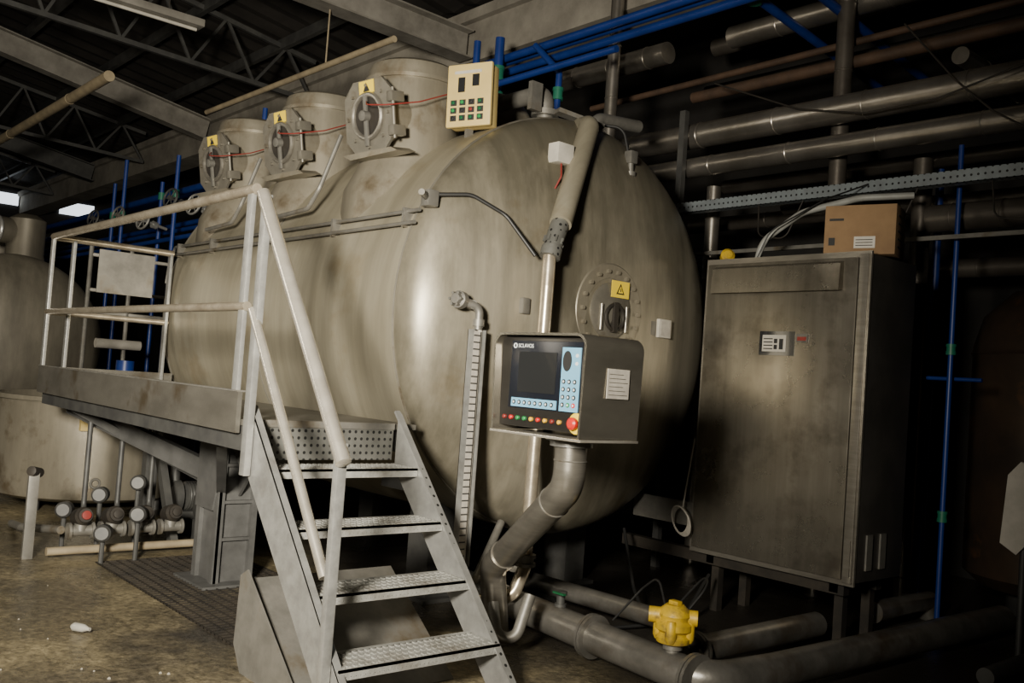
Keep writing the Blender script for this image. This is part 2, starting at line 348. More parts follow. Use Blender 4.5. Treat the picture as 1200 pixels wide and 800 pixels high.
# hatches
def hatch(x0):
    nx_,ny_=x0-.02,3.70
    b=B()
    b.lathe((nx_,ny_,2.45),(0,0,1),[(0,.46),(.30,.44),(.45,.37),(.55,.335),(1.14,.335),(1.19,.32),(1.215,.28),(1.22,.0)],48,True)
    b.lathe((nx_,ny_,3.52),(0,0,1),[(0,.352),(.025,.352)],48)
    dn=V((.12,-.96,-.15)).normalized()
    c=V((x0+.08,3.30,3.22))
    b.tube([c-dn*.32,c],.2,0,32)
    n=b.obj("loading_hatch",NECK,tank,"fat upright cylindrical loading neck with side door")
    b=B();b.tube([(nx_-.05,3.85,3.45),(nx_-.05,4.1,3.56),(nx_-.05,4.75,3.62),(nx_-.05,4.75,3.2)],.12,.2,20);b.obj("overflow_pipe",NECK,n)
    x=V((1,0,0));x=(x-dn*x.dot(dn)).normalized();y=dn.cross(x).normalized()
    X=M.Translation(c)@basisM(x,y,dn)
    w=.245;ch=.10
    b=B();b.X=X
    P=[(-w,-w+ch,0),(-w+ch,-w,0),(w-ch,-w,0),(w,-w+ch,0),(w,w-ch,0),(w-ch,w,0),(-w+ch,w,0),(-w,w-ch,0)]
    b.prism(P,(0,0,1),.022)
    b.bolts((0,0,.02),(0,0,1),.205,8,.012,.02)
    b.obj("door_plate",PLATE,n)
    b=B();b.X=X;b.ring((0,0,.03),(0,0,1),.145,.018,32,10);b.obj("window_ring",STEEL,n)
    b=B();b.X=X;b.lathe((0,0,.018),(0,0,1),[(0,.135),(.012,.135),(.014,0)],32);b.obj("window_glass",DARK,n)
    b=B();b.X=X;b.box((-.016,-.20,.035),(.016,.14,.055),.004);b.lathe((0,0,.03),(0,0,1),[(0,.035),(.05,.035),(.055,0)],16);b.obj("clamp_arm",GALVD,n)
    b=B();b.X=X;b.box((.22,-.16,-.06),(.28,-.09,.05),.01).box((.22,.06,-.06),(.28,.13,.05),.01).cyl((.265,-.18,.03),(.265,.15,.03),.012,12);b.obj("hinge",PLATE,n)
    b=B();b.X=X;b.prism([(-.2,-.245,-.06),(.30,-.245,-.06),(.36,-.275,-.06),(-.12,-.285,-.06)],(0,0,1),.16);b.obj("drip_shelf",NECK,n)
    sx=M.Translation(X@V((.0,.195,.024)))@basisM(x,y,dn)
    b=B();b.X=sx;b.box((-.075,-.042,0),(.075,.042,.004));q=b.obj("warning_sticker",STICK,n,"yellow warning sticker")
    b=B();b.X=sx;b.prism([(-.032,-.030,.004),(.032,-.030,.004),(0,.030,.004)],(0,0,1),.002);b.obj("warning_triangle",INK,n)
    b=B();b.tube([(x0+.12,3.23,3.30),(x0+.24,3.16,3.24),(x0+.38,3.22,3.23),(x0+.42,3.45,3.30),(x0+.40,3.7,3.42)],.0045,.08,8);b.obj("red_cable",DRED,n)
for x0 in(-5.5,-6.74,-8.0): hatch(x0)
for y,z in((3.2,2.50),(3.17,2.42)):
    b=B();b.tube([(-4.62,y,z),(-8.45,y,z),(-8.5,y,z-.25)],.012,.05,10)
    b.obj("sensor_conduit",GALVD,tank,"thin steel conduit along the shell")
for x in(-4.75,-5.6,-6.6,-7.6,-8.3):
    B().box((x-.012,3.17,2.40),(x+.012,3.33,2.52)).obj("conduit_bracket",GALVD,tank)
for x in(-6.15,-7.4):
    B().tube([(x+.35,3.30,3.15),(x+.32,3.18,2.75),(x+.2,3.17,2.62),(x-.3,3.17,2.6)],.016,.08,10).obj("grab_rail",GALVD,tank,"bent steel grab rail")
b=B();b.box((-4.62,3.2,2.52),(-4.54,3.28,2.62),.01);b.tube([(-4.58,3.22,2.57),(-4.5,3.12,2.58)],.02,0,12);b.obj("sensor",GALVD,tank)
b=B();b.tube([(-4.56,3.28,2.60),(-4.45,3.45,2.62),(-4.35,3.65,2.52),(-4.2,3.78,2.28)],.012,.15,10);b.obj("sensor_cable",BLACK,tank,"black cable loop")
b=B();b.box((-4.43,4.03,2.93),(-4.33,4.17,3.06),.008);jb=b.obj("junction_box",WHITEP,tank,"small white junction box")
B().tube([(-4.36,4.09,2.93),(-4.33,4.07,2.84),(-4.36,4.05,2.76)],.006,.03,8).obj("cable",DRED,jb)
B().tube([(-4.45,4.1,2.9),(-4.42,4.1,2.72),(-4.42,3.93,2.72)],.022,.03,12).cyl((-4.42,3.93,2.72),(-4.42,3.88,2.72),.032).obj("elbow_fitting",STEEL,tank)
b=B();b.box((-4.47,4.79,3.09),(-4.40,4.86,3.18),.01);b.tube([(-4.43,4.82,3.09),(-4.42,4.82,2.92)],.022,0,12);b.tube([(-4.43,4.82,2.92),(-4.4,4.66,2.9)],.016,0,12);b.lathe((-4.43,4.82,3.0),(0,0,1),[(0,.04),(.03,.04)],16)
b.obj("level_probe",GALVD,tank)
B().tube([(-4.48,4.42,2.98),(-4.4,4.5,2.93),(-4.42,4.66,2.92),(-4.42,4.8,2.96)],.014,.05,8).obj("probe_line",STEEL,tank)
B().tube([(-4.47,4.83,3.18),(-4.5,4.8,3.35),(-4.9,4.6,3.42),(-5.3,4.5,3.4)],.01,.1,8).obj("cable",BLACK,tank)
b=B();b.bar((-4.72,4.35,3.4),(-4.6,4.68,3.34),.09,.03);b.bar((-4.9,4.3,3.42),(-4.9,4.3,3.62),.1,.04);b.tube([(-4.95,4.45,3.3),(-4.95,4.45,3.6),(-5.5,4.45,3.6)],.06,.1,16);b.lathe((-4.95,4.45,3.42),(0,0,1),[(0,.1),(.04,.1)],20)
b.obj("top_nozzle",GALVD,tank)
b=B();b.box((-5.1,4.9,3.22),(-4.95,5.1,3.4)).tube([(-5.0,5.0,3.3),(-5.0,5.0,3.55),(-5.0,5.5,3.6)],.05,.1,14);b.obj("top_nozzle",GALVD,tank)
for y,z in((4.02,2.0),(4.2,1.72),(4.72,1.62)):
    B().lathe((-4.36,y,z),(1,0,0),[(0,.02),(.07,.02),(.08,.012),(.08,0)],12).obj("stud",GALVD,tank)
b=B();b.box((-4.45,3.78,1.93),(-4.28,3.84,2.03),.01);b.obj("pipe_clamp",GALVD,tank)
# sight gauge
gx,gy=-4.29,3.45
b=B();b.box((gx-.03,gy-.05,.42),(gx-.025,gy+.04,1.80)).box((gx-.03,gy-.05,.42),(gx+.03,gy-.045,1.80)).box((gx-.03,gy+.035,.42),(gx+.03,gy+.04,1.80));sg=b.obj("sight_gauge",GALV,tank,"tall perforated steel level gauge channel")
B().cyl((gx,gy+.015,.42),(gx,gy+.015,1.85),.014,14).obj("glass_tube",WHITEP,sg)
B().box((gx+.03,gy-.05,.44),(gx+.032,gy-.005,1.79)).obj("scale_strip",SCALE,sg)
b=B();b.tube([(gx,gy,1.80),(gx,gy,1.93),(gx-.03,gy-.1,1.96)],.026,.05,14);b.tube([(gx,gy-.05,1.945),(gx-.3,gy+.1,1.945)],.026,0,14);b.cyl((gx,gy,1.82),(gx,gy,1.86),.036)
b.lathe((gx-.04,gy-.12,1.965),(.3,-1,.1),[(-.02,.052),(.02,.052),(.025,.035),(.05,.03),(.055,0)],18);b.bolts((gx-.04,gy-.13,1.965),(.3,-1,.1),.038,6,.009,.04);b.obj("top_elbow",GALVD,sg)
b=B();b.tube([(gx,gy,.44),(gx,gy,.3),(gx-.1,gy+.2,.3),(gx-.3,gy+.55,.6)],.026,.06,14);b.obj("bottom_elbow",GALVD,sg)
b=B();b.box((gx-.18,gy+.02,1.60),(gx,gy+.07,1.70),.01);b.obj("gauge_bracket",GALVD,sg)
# vent pipe
vp=B().tube([(-4.62,4.50,3.30),(-4.46,4.42,3.27),(-4.18,3.95,2.50)],.07,.08,20).obj("vent_pipe",TANK,tank,"steel vent pipe running down the tank end")
b=B();b.cyl((-4.19,3.965,2.53),(-4.16,3.86,2.30),.058);b.cyl((-4.165,3.88,2.34),(-4.16,3.86,2.28),.065);b.bolts((-4.17,3.9,2.40),(.1,-.4,-1),.06,8,.008,.04);b.obj("perforated_sleeve",PERF,vp)
b=B();b.tube([(-4.16,3.86,2.30),(-4.15,3.85,2.1),(-4.15,3.83,.42),(-4.15,3.75,.25),(-4.3,3.6,.2)],.040,.1,18)
b.obj("lower_pipe",RAILT,vp)
b=B();b.lathe((-4.15,3.83,.42),(0,0,1),[(0,.062),(.02,.062),(.02,.05),(.05,.05),(.05,.062),(.07,.062)],24);b.obj("coupling",GALVD,vp)
b=B();b.tube([(-4.75,4.3,.52),(-4.75,4.3,.36),(-4.55,4.1,.34)],.06,.08,16);b.lathe((-4.75,4.3,.40),(0,0,1),[(0,.09),(.03,.09)],20);b.obj("drain_nozzle",GALVD,tank)
# ---------------------------------------------------------------- operator terminal
ot=root("operator_terminal",(-3.08,3.05,0.4),"steel operator panel with screen and keypad on pipe arm","control panel")
x0,x1,y0,y1,z0,z1=-3.40,-2.79,2.90,3.20,1.31,1.73
yf=y0-.02
b=B();b.box((x0+.015,yf,z0),(x1-.014,y1,z1-.006),.008);bd=b.obj("housing",FACEM,ot)
def rr(x0,x1,z0,z1,r,n=6):
    P=[(x0+.02,z0)]
    P+=[(x0+r-r*math.cos(a),z1-r+r*math.sin(a)) for a in [math.pi/2*i/n for i in range(n+1)]]
    P+=[(x1-r+r*math.sin(a),z1-r+r*math.cos(a)) for a in [math.pi/2*i/n for i in range(n+1)]]
    P+=[(x1-.01,z0)];return P
out=rr(x0,x1,z0-.02,z1+.012,.06);inn=rr(x0+.012,x1-.012,z0-.02,z1,.05)
b=B();yF,yB=y0-.06,y1+.01
vo=[[b._v((x,y,z)) for x,z in P] for P,y in((out,yF),(out,yB),(inn,yF),(inn,yB))]
for i in range(len(out)-1):
    b.bm.faces.new((vo[0][i],vo[0][i+1],vo[1][i+1],vo[1][i]))
    b.bm.faces.new((vo[2][i],vo[3][i],vo[3][i+1],vo[2][i+1]))
    b.bm.faces.new((vo[0][i],vo[2][i],vo[2][i+1],vo[0][i+1]))
    b.bm.faces.new((vo[1][i],vo[1][i+1],vo[3][i+1],vo[3][i]))
b.obj("hood",HOODM,ot,ang=50)
B().box((-3.31,yf-.006,1.395),(-2.845,yf,1.705),.003).obj("bezel",BEZ,ot,"glossy black bezel")
B().box((-3.25,yf-.010,1.47),(-3.00,yf-.006,1.655)).obj("screen",SCR,ot,"dark display screen")
kp=B().box((-2.965,yf-.010,1.400),(-2.850,yf-.006,1.680)).obj("keypad",KEYB,ot,"blue membrane keypad")
b=B();b.X=M.Translation((-2.93,yf-.010,1.62))@M.Diagonal((.75,1,1.25,1));b.lathe((0,0,0),(0,-1,0),[(0,.036),(.003,.036)],28);b.obj("arrow_keys",INK,kp)
for i in range(3):
    for j in range(4):
        mk=INK if i<2 or j>0 else (RED)
        if (i,j)==(1,0): mk=GRN
        B().lathe((-2.945+.034*i,yf-.010,1.428+.034*j),(0,-1,0),[(0,.011),(.003,.010)],14).obj("key",mk,kp)
        B().lathe((-2.945+.034*i,yf-.013,1.428+.034*j),(0,-1,0),[(0,.0055),(.001,.005)],10).obj("key_legend",KEYW,kp)
for j in range(2):
    B().lathe((-2.871,yf-.010,1.645-.035*j),(0,-1,0),[(0,.009),(.003,.008)],12).obj("key",KEYW,kp)
fk=B().box((-3.285,yf-.010,1.402),(-2.985,yf-.006,1.442)).obj("function_key_strip",KEYB,ot,"blue function key strip")
for i in range(8):
    B().lathe((-3.265+.036*i,yf-.010,1.422),(0,-1,0),[(0,.011),(.003,.010)],14).obj("key",INK,fk)
    B().lathe((-3.265+.036*i,yf-.013,1.422),(0,-1,0),[(0,.0055),(.001,.005)],10).obj("key_legend",KEYW,fk)
b=B();b.ring((-3.283,yf-.008,1.682),(0,1,0),.010,.003,20,6);b.obj("logo_ring",KEYW,ot)
text("SCLAVOS",(-3.264,yf-.007,1.674),.025,FACEY,KEYW,ot)
cols=[DRED,RED,GRN,GRN,ORA,RED,ORA,DRED,ORA]
for i,c in enumerate(cols):
    xx=-3.33+.046*i
    b=B();b.lathe((xx,yf,1.350),(0,-1,0),[(0,.010),(.010,.010),(.013,.007),(.013,0)],14);b.obj("push_button",c,ot)
b=B();b.lathe((-2.853,yf,1.352),(0,-1,0),[(0,.046),(.010,.046),(.012,.042),(.012,0)],28);es=b.obj("emergency_stop_base",STICK,ot,"yellow emergency stop base")
B().lathe((-2.853,yf-.012,1.352),(0,-1,0),[(0,.014),(.015,.014),(.015,.027),(.028,.027),(.036,.018),(.038,0)],24).obj("stop_button",RED,es)
lb=B().box((x1-.001,2.98,1.47),(x1+.003,3.12,1.60)).obj("side_label",PAPER,ot,"crumpled white paper label")
for i in range(6): B().box((x1+.003,2.99,1.485+.018*i),(x1+.004,3.11-.015*(i%3),1.488+.018*i)).obj("print_line",GALVD,lb)
b=B();b.box((x0+.01,y0-.06,z0-.034),(x1,y1+.01,z0-.022),.003);b.obj("base_tray",CHROME,ot)
ax_,ay_=-3.07,3.07
b=B();b.lathe((ax_,ay_,1.235),(0,0,1),[(0,.1),(.025,.1),(.025,.12),(.04,.12)],28);b.obj("mounting_flange",GALV,ot)
b=B();b.tube([(ax_,ay_,1.25),(ax_,ay_,1.05),(-4.12,3.55,.44),(-4.12,3.62,.0)],.075,.14,28,True,9);b.obj("arm_pipe",STEEL,ot,"thick bent silver support pipe")
d_=(V((-4.12,3.55,.44))-V((ax_,ay_,1.05))).normalized()
B().ring((ax_,ay_,1.17),(0,0,1),.075,.004,28,6).obj("weld_ring",GALVD,ot)
B().ring(V((ax_,ay_,1.05))+d_*.2,d_,.075,.005,28,6).obj("weld_ring",GALVD,ot)
B().lathe(V((ax_,ay_,1.05))+d_*1.05,d_,[(0,.082),(.05,.082)],28).obj("band_clamp",STEEL,ot)
B().tube([(-3.34,3.2,1.6),(-3.5,3.3,1.55),(-3.5,3.3,1.4),(-3.3,3.15,1.28)],.012,.1,8).obj("cable",BLACK,ot)
# ---------------------------------------------------------------- staircase
st=root("metal_staircase",(-3.8,2.58,0),"short galvanised steel stairs with perforated treads","stairs")
def stringer(y,m,lab=None):
    P=[(-4.43,y,1.30),(-4.40,y,1.28),(-3.2,y,.0),(-3.47,y,.0),(-4.43,y,.98)]
    b=B();b.prism(P,(0,1,0),.008)
    b.prism([(-4.42,y,1.30),(-3.2,y,0),(-3.21,y,-.0),(-4.43,y,1.29)],(0,1,0),.035 if y<2.5 else -.03)
    return b.obj("stringer",m,st,lab)
stringer(2.13,GALV);stringer(3.03,GALVP,"perforated galvanised stringer")
for fx,z in((-4.2,1.0),(-3.94,.75),(-3.68,.5),(-3.42,.25)):
    b=B();b.box((fx-.22 if z==1.0 else fx-.25,2.14,z-.012),(fx,3.028,z));
    b.box((fx-.008,2.14,z-.045),(fx,3.028,z));b.box((fx-.22,2.14,z-.055),(fx-.212,3.028,z))
    for r_ in range(4):
        for c_ in range(26):
            b.box((fx-.045-.055*r_,2.165+.033*c_,z),(fx-.02-.055*r_,2.180+.033*c_,z+.005))
    b.obj("tread",TREAD,st,"perforated galvanised tread with raised teeth")
b=B()
b.prism([(-4.35,2.15,.44),(-4.35,3.0,.44),(-3.72,3.0,.0),(-3.72,2.15,.0)],(.5,0,.8),.006)
b.obj("kick_plate",GALVD,st,"solid grey plate beneath the treads")
b=B();b.prism([(-4.37,2.125,.46),(-4.30,2.125,.50),(-3.66,2.125,.0),(-4.30,2.125,0),(-4.39,2.125,.12)],(0,1,0),.008);b.obj("side_cheek",GALVD,st,"solid grey wedge cheek plate")
b=B();b.box((-3.50,2.08,0),(-3.46,2.125,1.20),.004);b.box((-3.56,2.06,0),(-3.40,2.124,.01));b.obj("newel_post",GALV,st)
b=B();b.tube([(-4.40,2.09,2.37),(-3.44,2.09,1.13)],.034,0,24);b.lathe((-3.44,2.09,1.13),(.61,0,-.79),[(0,.035),(.012,.035),(.02,.02),(.02,0)],20);b.obj("handrail",CHROME,st,"shiny tubular handrail")
b=B();b.tube([(-4.43,2.1,1.78),(-3.53,2.1,.62)],.024,0,20);b.obj("mid_rail",CHROME,st,"shiny tubular mid rail")
b=B();b.box((-4.415,2.09,.95),(-4.36,2.125,2.36),.003);b.obj("rail_post",GALV,st)
# ---------------------------------------------------------------- walkway platform
wp=root("walkway_platform",(-6.3,2.6,0),"raised steel walkway with toe board beside the tank","platform")
b=B();b.box((-8.2,2.13,1.19),(-4.46,3.18,1.22));b.obj("deck",DECK,wp)
b=B();b.box((-8.22,2.10,1.15),(-4.52,2.125,1.36));b.obj("toe_board",DECK,wp)
b=B();b.box((-8.22,2.095,1.36),(-4.52,2.14,1.368));b.obj("toe_board_lip",GALVD,wp)
b=B();b.box((-8.22,2.13,1.19),(-8.2,3.18,1.36));b.obj("toe_board",DECK,wp)
for y in(2.14,3.08): B().box((-8.2,y,1.06),(-4.5,y+.06,1.19)).obj("edge_channel",DARKS,wp)
for x in(-4.53,-5.3,-6.1,-6.9,-7.7): B().box((x-.03,2.2,1.07),(x+.03,3.08,1.19)).obj("cross_member",DARKS,wp)
b=B();b.box((-4.46,2.14,1.02),(-4.45,3.02,1.19));b.obj("stair_head_plate",PERF,wp)
b=B();b.box((-4.50,2.14,1.19),(-4.44,3.02,1.225));b.obj("deck_nosing",GALVD,wp)
b=B();b.tube([(-4.53,2.115,2.41),(-8.2,2.115,2.41),(-8.2,3.1,2.41)],.028,.03,18);b.obj("top_rail",RAILT,wp,"tubular top rail")
b=B();b.tube([(-4.53,2.115,1.80),(-8.2,2.115,1.80),(-8.2,3.1,1.80)],.024,.03,18);b.obj("mid_rail",RAILT,wp,"tubular mid rail")
for x,y in((-4.58,2.115),(-8.18,2.115),(-8.2,2.28),(-8.2,3.08)):
    b=B();b.box((x-.03,y-.012,1.17),(x+.03,y+.012,2.40),.003);b.obj("rail_post",GALV,wp)
b=B();b.box((-6.30,2.74,.02),(-6.04,3.0,1.06));b.box((-6.42,2.62,0),(-5.92,3.08,.02))
b.prism([(-6.02,2.86,1.06),(-5.6,2.86,1.06),(-6.02,2.86,.6)],(0,1,0),.02);b.prism([(-6.34,2.72,1.06),(-6.0,2.72,1.06),(-5.98,2.72,.8),(-6.06,2.72,.5),(-6.34,2.72,.5)],(0,-1,0),.02)
for y in(2.74,2.98): b.box((-6.04,y-.02,.02),(-6.0,y+.02,1.06))
for z in(.3,.55,.8): b.box((-6.04,2.74,z),(-6.005,3.0,z+.02))
b.box((-6.34,2.71,.02),(-6.28,2.74,1.06));b.box((-6.06,2.71,.02),(-6.0,2.74,1.06))
b.obj("support_leg",LEGM,wp,"dark grey ribbed column")
b=B();b.bar((-8.15,2.35,1.06),(-6.3,2.8,.72),.06,.14);b.obj("brace",LEGM,wp)
b=B();b.bar((-8.1,3.0,1.1),(-7.4,3.0,.0),.06,.08);b.obj("brace",DARKS,wp)
b=B();b.bar((-6.0,2.5,1.1),(-5.0,2.5,1.0),.05,.07);b.obj("brace",DARKS,wp)
b=B();b.bar((-6.05,2.75,.65),(-5.1,2.3,1.06),.06,.08);b.obj("brace",LEGM,wp)
b=B();b.bar((-7.7,2.25,1.06),(-6.9,3.0,.6),.05,.06);b.obj("brace",DARKS,wp)
b=B();b.box((-8.1,2.95,0),(-8.0,3.05,1.06));b.obj("support_leg",DARKS,wp,"dark grey slim column")
b=B();b.prism([(-5.6,2.55,1.06),(-5.0,2.55,1.06),(-5.35,2.55,.85)],(0,1,0),.3);b.obj("pump_bracket",DARKS,wp)
B().box((-8.17,2.47,2.0),(-8.16,2.93,2.36)).obj("hanging_panel",GALVD,label="plain grey sheet panel hung on the end railing",cat="panel")
# ---------------------------------------------------------------- button box
bb=root("button_box",(-4.92,3.75,3.05),"beige plastic push-button box standing on the tank","control box")
nrm=V((.42,-.9075,0)).normalized();xr=V((.9075,.42,0)).normalized()
X=M.Translation((-4.92,3.75,3.385))@basisM(xr,V((0,0,1)),nrm)@M.Rotation(.03,4,'Z')
def bx(a,c,name,m,par,bev=0,label=None):
    b=B();b.X=X;b.box(a,c,bev);return b.obj(name,m,par,label)
bx((-.155,-.205,-.10),(.155,.205,0),"body",BEIGE,bb,.012)
bx((-.165,-.213,-.0),(.165,.213,.035),"lid",BEIGE,bb,.014)
bx((-.080,.02,.035),(-.03,.12,.039),"meter",SCR,bb)
bx((.025,.055,.035),(.075,.135,.039),"meter",SCR,bb)
bx((-.11,.145,.035),(.09,.165,.037),"label_strip",PAPER,bb)
for i in range(4):
    for j in range(3):
        c=(-.108+.066*i,-.05-.052*j,.035)
        b=B();b.X=X;b.box((c[0]-.022,c[1]-.019,.035),(c[0]+.022,c[1]+.019,.04));b.obj("button_frame",INK,bb)
        b=B();b.X=X;b.lathe(c,(0,0,1),[(0,.012),(.015,.012),(.018,0)],14);b.obj("push_button",[DGRN,GRN,BLACK,DRED if j==1 else DGRN][(i+j)%4],bb)
b=B();b.bar((-4.98,3.80,3.08),(-4.98,3.80,3.45),.05,.03);b.obj("stand",GALVD,bb)
# ---------------------------------------------------------------- electrical cabinet
ec=root("electrical_cabinet",(-3.54,5.7,.41),"tall brushed stainless steel electrical cabinet","cabinet")
cx0,cx1,cy0,cy1,cz0,cz1=-4.17,-2.92,5.44,6.02,.41,2.48
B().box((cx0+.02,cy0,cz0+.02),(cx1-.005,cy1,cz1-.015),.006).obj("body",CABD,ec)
B().box((cx0,cy0-.02,cz0),(cx1,cy0+.0,cz1)).obj("front_frame",STEEL,ec)
d=B().box((cx0+.03,cy0-.045,cz0+.035),(cx1-.075,cy0-.02,cz1-.04),.006).obj("door",CAB,ec,"large single brushed door")
b=B();b.prism([(cx0+.1,cy0-.045,cz1-.06),(cx0+.1,cy0-.045,cz1-.24),(cx0+.1,cy0-.10,cz1-.25),(cx0+.1,cy0-.09,cz1-.08)],(1,0,0),.98);b.obj("rain_hood",CAB,d)
b=B();b.box((cx1-.07,cy0-.04,cz0+.02),(cx1-.01,cy0-.02,cz1-.02),.003);b.obj("edge_strip",STEEL,ec)
b=B();b.box((cx1-.06,cy0-.05,cz0+.06),(cx1-.02,cy0-.04,cz0+.28));b.obj("hinge_cover",STEEL,ec)
for y in(5.55,5.72): B().box((cx1-.006,y,.50),(cx1+.006,y+.07,.72)).obj("side_vent",GALVD,ec)
pl=B().box((-3.675,cy0-.05,1.81),(-3.41,cy0-.045,1.97)).obj("display_plate",SCR,ec,"dark framed instruction plate")
B().box((-3.65,cy0-.053,1.835),(-3.47,cy0-.05,1.945)).obj("plate_paper",WHITEP,pl)
for i in range(4): B().box((-3.64,cy0-.0545,1.85+.022*i),(-3.57,cy0-.053,1.857+.022*i)).obj("print_line",INK,pl)
for a,c in(((-3.56,1.85),(-3.535,1.88)),((-3.56,1.89),(-3.535,1.92)),((-3.52,1.85),(-3.49,1.92))): B().box((a[0],cy0-.0545,a[1]),(c[0],cy0-.053,c[1])).obj("print_mark",INK,pl)
rd=B().box((-3.395,cy0-.055,1.90),(-3.31,cy0-.045,1.955)).obj("indicator",SCR,ec)
B().box((-3.385,cy0-.058,1.91),(-3.32,cy0-.055,1.935)).obj("indicator_lens",DRED,rd)
B().box((cx0+.05,cy0-.0465,1.83),(cx0+.06,cy0-.045,1.84)).obj("door_stud",DARK,d)
b=B();b.box((cx0-.7,cy0+.05,.33),(cx1-.1,cy0+.12,.41)).box((cx0,cy1-.12,.33),(cx1-.1,cy1-.05,.41))
for x in(cx0+.1,cx1-.2):
    for y in(cy0+.12,cy1-.12): b.box((x,y,0),(x+.06,y+.06,.41))
    b.box((x,cy0+.05,.34),(x+.06,cy1-.05,.4))
b.obj("stand_frame",DARK,ec)
b=B();b.box((-4.75,5.46,.56),(-4.19,5.475,.74));b.box((-4.75,5.46,.56),(-4.19,5.53,.57));b.obj("side_channel",GALVD,ec)
cb=root("cardboard_box",(-3.2,5.72,2.48),"brown cardboard carton with printing on cabinet","box")
Rz=M.Translation((-3.12,5.68,2.48))@M.Rotation(.28,4,'Z')
b=B();b.X=Rz;b.box((-.22,-.15,.0),(.22,.15,.32),.004);b.obj("carton",CARD,cb)
b=B();b.X=Rz;b.box((-.03,-.153,.04),(.10,-.15,.115));sl=b.obj("shipping_label",WHITEP,cb)
for i in range(3):
    b=B();b.X=Rz;b.box((-.02,-.1545,.055+.018*i),(.085,-.153,.06+.018*i));b.obj("print_line",INK,sl)
for i in range(5):
    b=B();b.X=Rz;b.box((.220,-.11+.02,.05+.05*i),(.2215,.11,.062+.05*i));b.obj("print_line",INK,cb)
for a,c in(((-.19,.06),(-.15,.11)),((-.19,.22),(-.10,.235))):
    b=B();b.X=Rz;b.box((a[0],-.152,a[1]),(c[0],-.15,c[1]));b.obj("print_mark",INK,cb)
b=B();b.X=Rz;b.box((-.22,-.03,.32),(.22,.03,.3215));b.obj("tape",PAPER,cb)
B().tube([(-3.95,5.7,2.465),(-3.92,5.7,2.64),(-3.7,5.85,2.86),(-3.4,6.1,2.98),(-3.1,6.28,3.0)],.024,.3,12).obj("hose",HOSE,label="pale grey flexible hose rising from cabinet top",cat="hose")
B().tube([(-3.9,5.6,2.465),(-3.8,5.62,2.7),(-3.55,5.9,2.95),(-3.45,6.29,3.12)],.006,.2,8).obj("cable",BLACK,label="thin dark cable curving up from cabinet top",cat="cable")
b=B();b.tube([(-4.1,5.55,2.465),(-4.1,5.55,2.52)],.02);b.lathe((-4.1,5.55,2.52),(1,-1,.4),[(-.02,.05),(.03,.05),(.05,.03),(.05,0)],16);b.obj("valve_wheel",YEL,label="small yellow knob behind cabinet top edge",cat="knob")
b=B()
for i in range(4): b.ring((-4.2+.01*i,5.34-.012*i,.62),(.3,1,.1*i),.09+.006*i,.006,24,6)
b.tube([(-4.19,5.34,.71),(-4.18,5.38,1.0),(-4.19,5.43,1.2)],.006,.05,8)
b.obj("cable_coil",WHITEP,label="coil of white cable hanging at cabinet edge",cat="cable")
# ---------------------------------------------------------------- overhead pipes
def pipe(pts,r,m,label,bend=.15,bands=0,cat="pipe",group=None,name="pipe",fl=(),rods=()):
    b=B();b.tube(pts,r,bend,24)
    p,q=V(pts[0]),V(pts[1])
    for i in range(bands):
        c=p.lerp(q,(i+.5)/bands);b.ring(c,q-p,r,.006,24,6)
    for t in fl:
        c=p.lerp(q,t);d=(q-p).normalized();b.lathe(c-d*.02,d,[(0,r*1.35),(.018,r*1.35),(.018,r*1.05),(.024,r*1.05),(.024,r*1.35),(.042,r*1.35)],24)
    for x,y,za,zb in rods: b.cyl((x,y,za),(x,y,zb),.008,8)
    return b.obj(name,m,label=label,cat=cat,group=group)
G="overhead pipes";E=2.98
pipe([(-6.2,6.55,3.52),(E,6.55,3.52)],.085,CLAD,"lower aluminium-clad overhead pipe",0,12,group=G)
pipe([(-6.4,6.6,3.82),(E,6.6,3.82)],.11,CLAD,"wide aluminium-clad overhead pipe",0,12,group=G)
pipe([(-5.6,6.9,4.30),(E,6.9,4.30)],.05,RUST,"long rusty brown overhead pipe",0,0,group=G)
pipe([(-7,6.95,4.45),(E,6.95,4.57)],.03,RUST,"thin rusty overhead pipe",0,0,group=G)
pipe([(-5.25,6.97,4.82),(E,6.97,4.82)],.1,CLAD,"wide clad pipe high under the roof",0,8,group=G)
pipe([(-7.0,6.5,4.62),(-5.6,6.5,4.62)],.10,CLAD,"short clad pipe stub with closed end",0,3,group=G,rods=((-6.3,6.5,4.7,5.06),))
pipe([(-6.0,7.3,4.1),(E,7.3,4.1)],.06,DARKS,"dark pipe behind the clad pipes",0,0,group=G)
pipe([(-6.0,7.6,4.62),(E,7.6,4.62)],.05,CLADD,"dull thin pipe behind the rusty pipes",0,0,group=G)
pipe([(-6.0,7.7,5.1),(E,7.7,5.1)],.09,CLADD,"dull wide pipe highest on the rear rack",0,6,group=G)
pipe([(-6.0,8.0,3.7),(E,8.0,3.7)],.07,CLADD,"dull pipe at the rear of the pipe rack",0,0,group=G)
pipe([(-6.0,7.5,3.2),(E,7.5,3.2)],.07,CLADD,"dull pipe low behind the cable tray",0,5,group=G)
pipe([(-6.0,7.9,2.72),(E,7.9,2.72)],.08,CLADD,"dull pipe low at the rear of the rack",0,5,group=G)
pipe([(-5.90,6.10,0),(-5.90,6.10,5.85)],.058,CLAD,"vertical silver pipe rising behind the tank",0,12,group=G,fl=(.64,))
pipe([(-5.25,6.85,0),(-5.25,6.85,3.4)],.065,CLAD,"vertical clad pipe beside the cabinet",0,6,group=G)
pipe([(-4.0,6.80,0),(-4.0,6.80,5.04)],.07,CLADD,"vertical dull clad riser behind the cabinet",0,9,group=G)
pipe([(-3.32,6.85,0),(-3.32,6.85,3.4)],.07,CLADD,"dull vertical riser beside the carton",0,6,group=G)
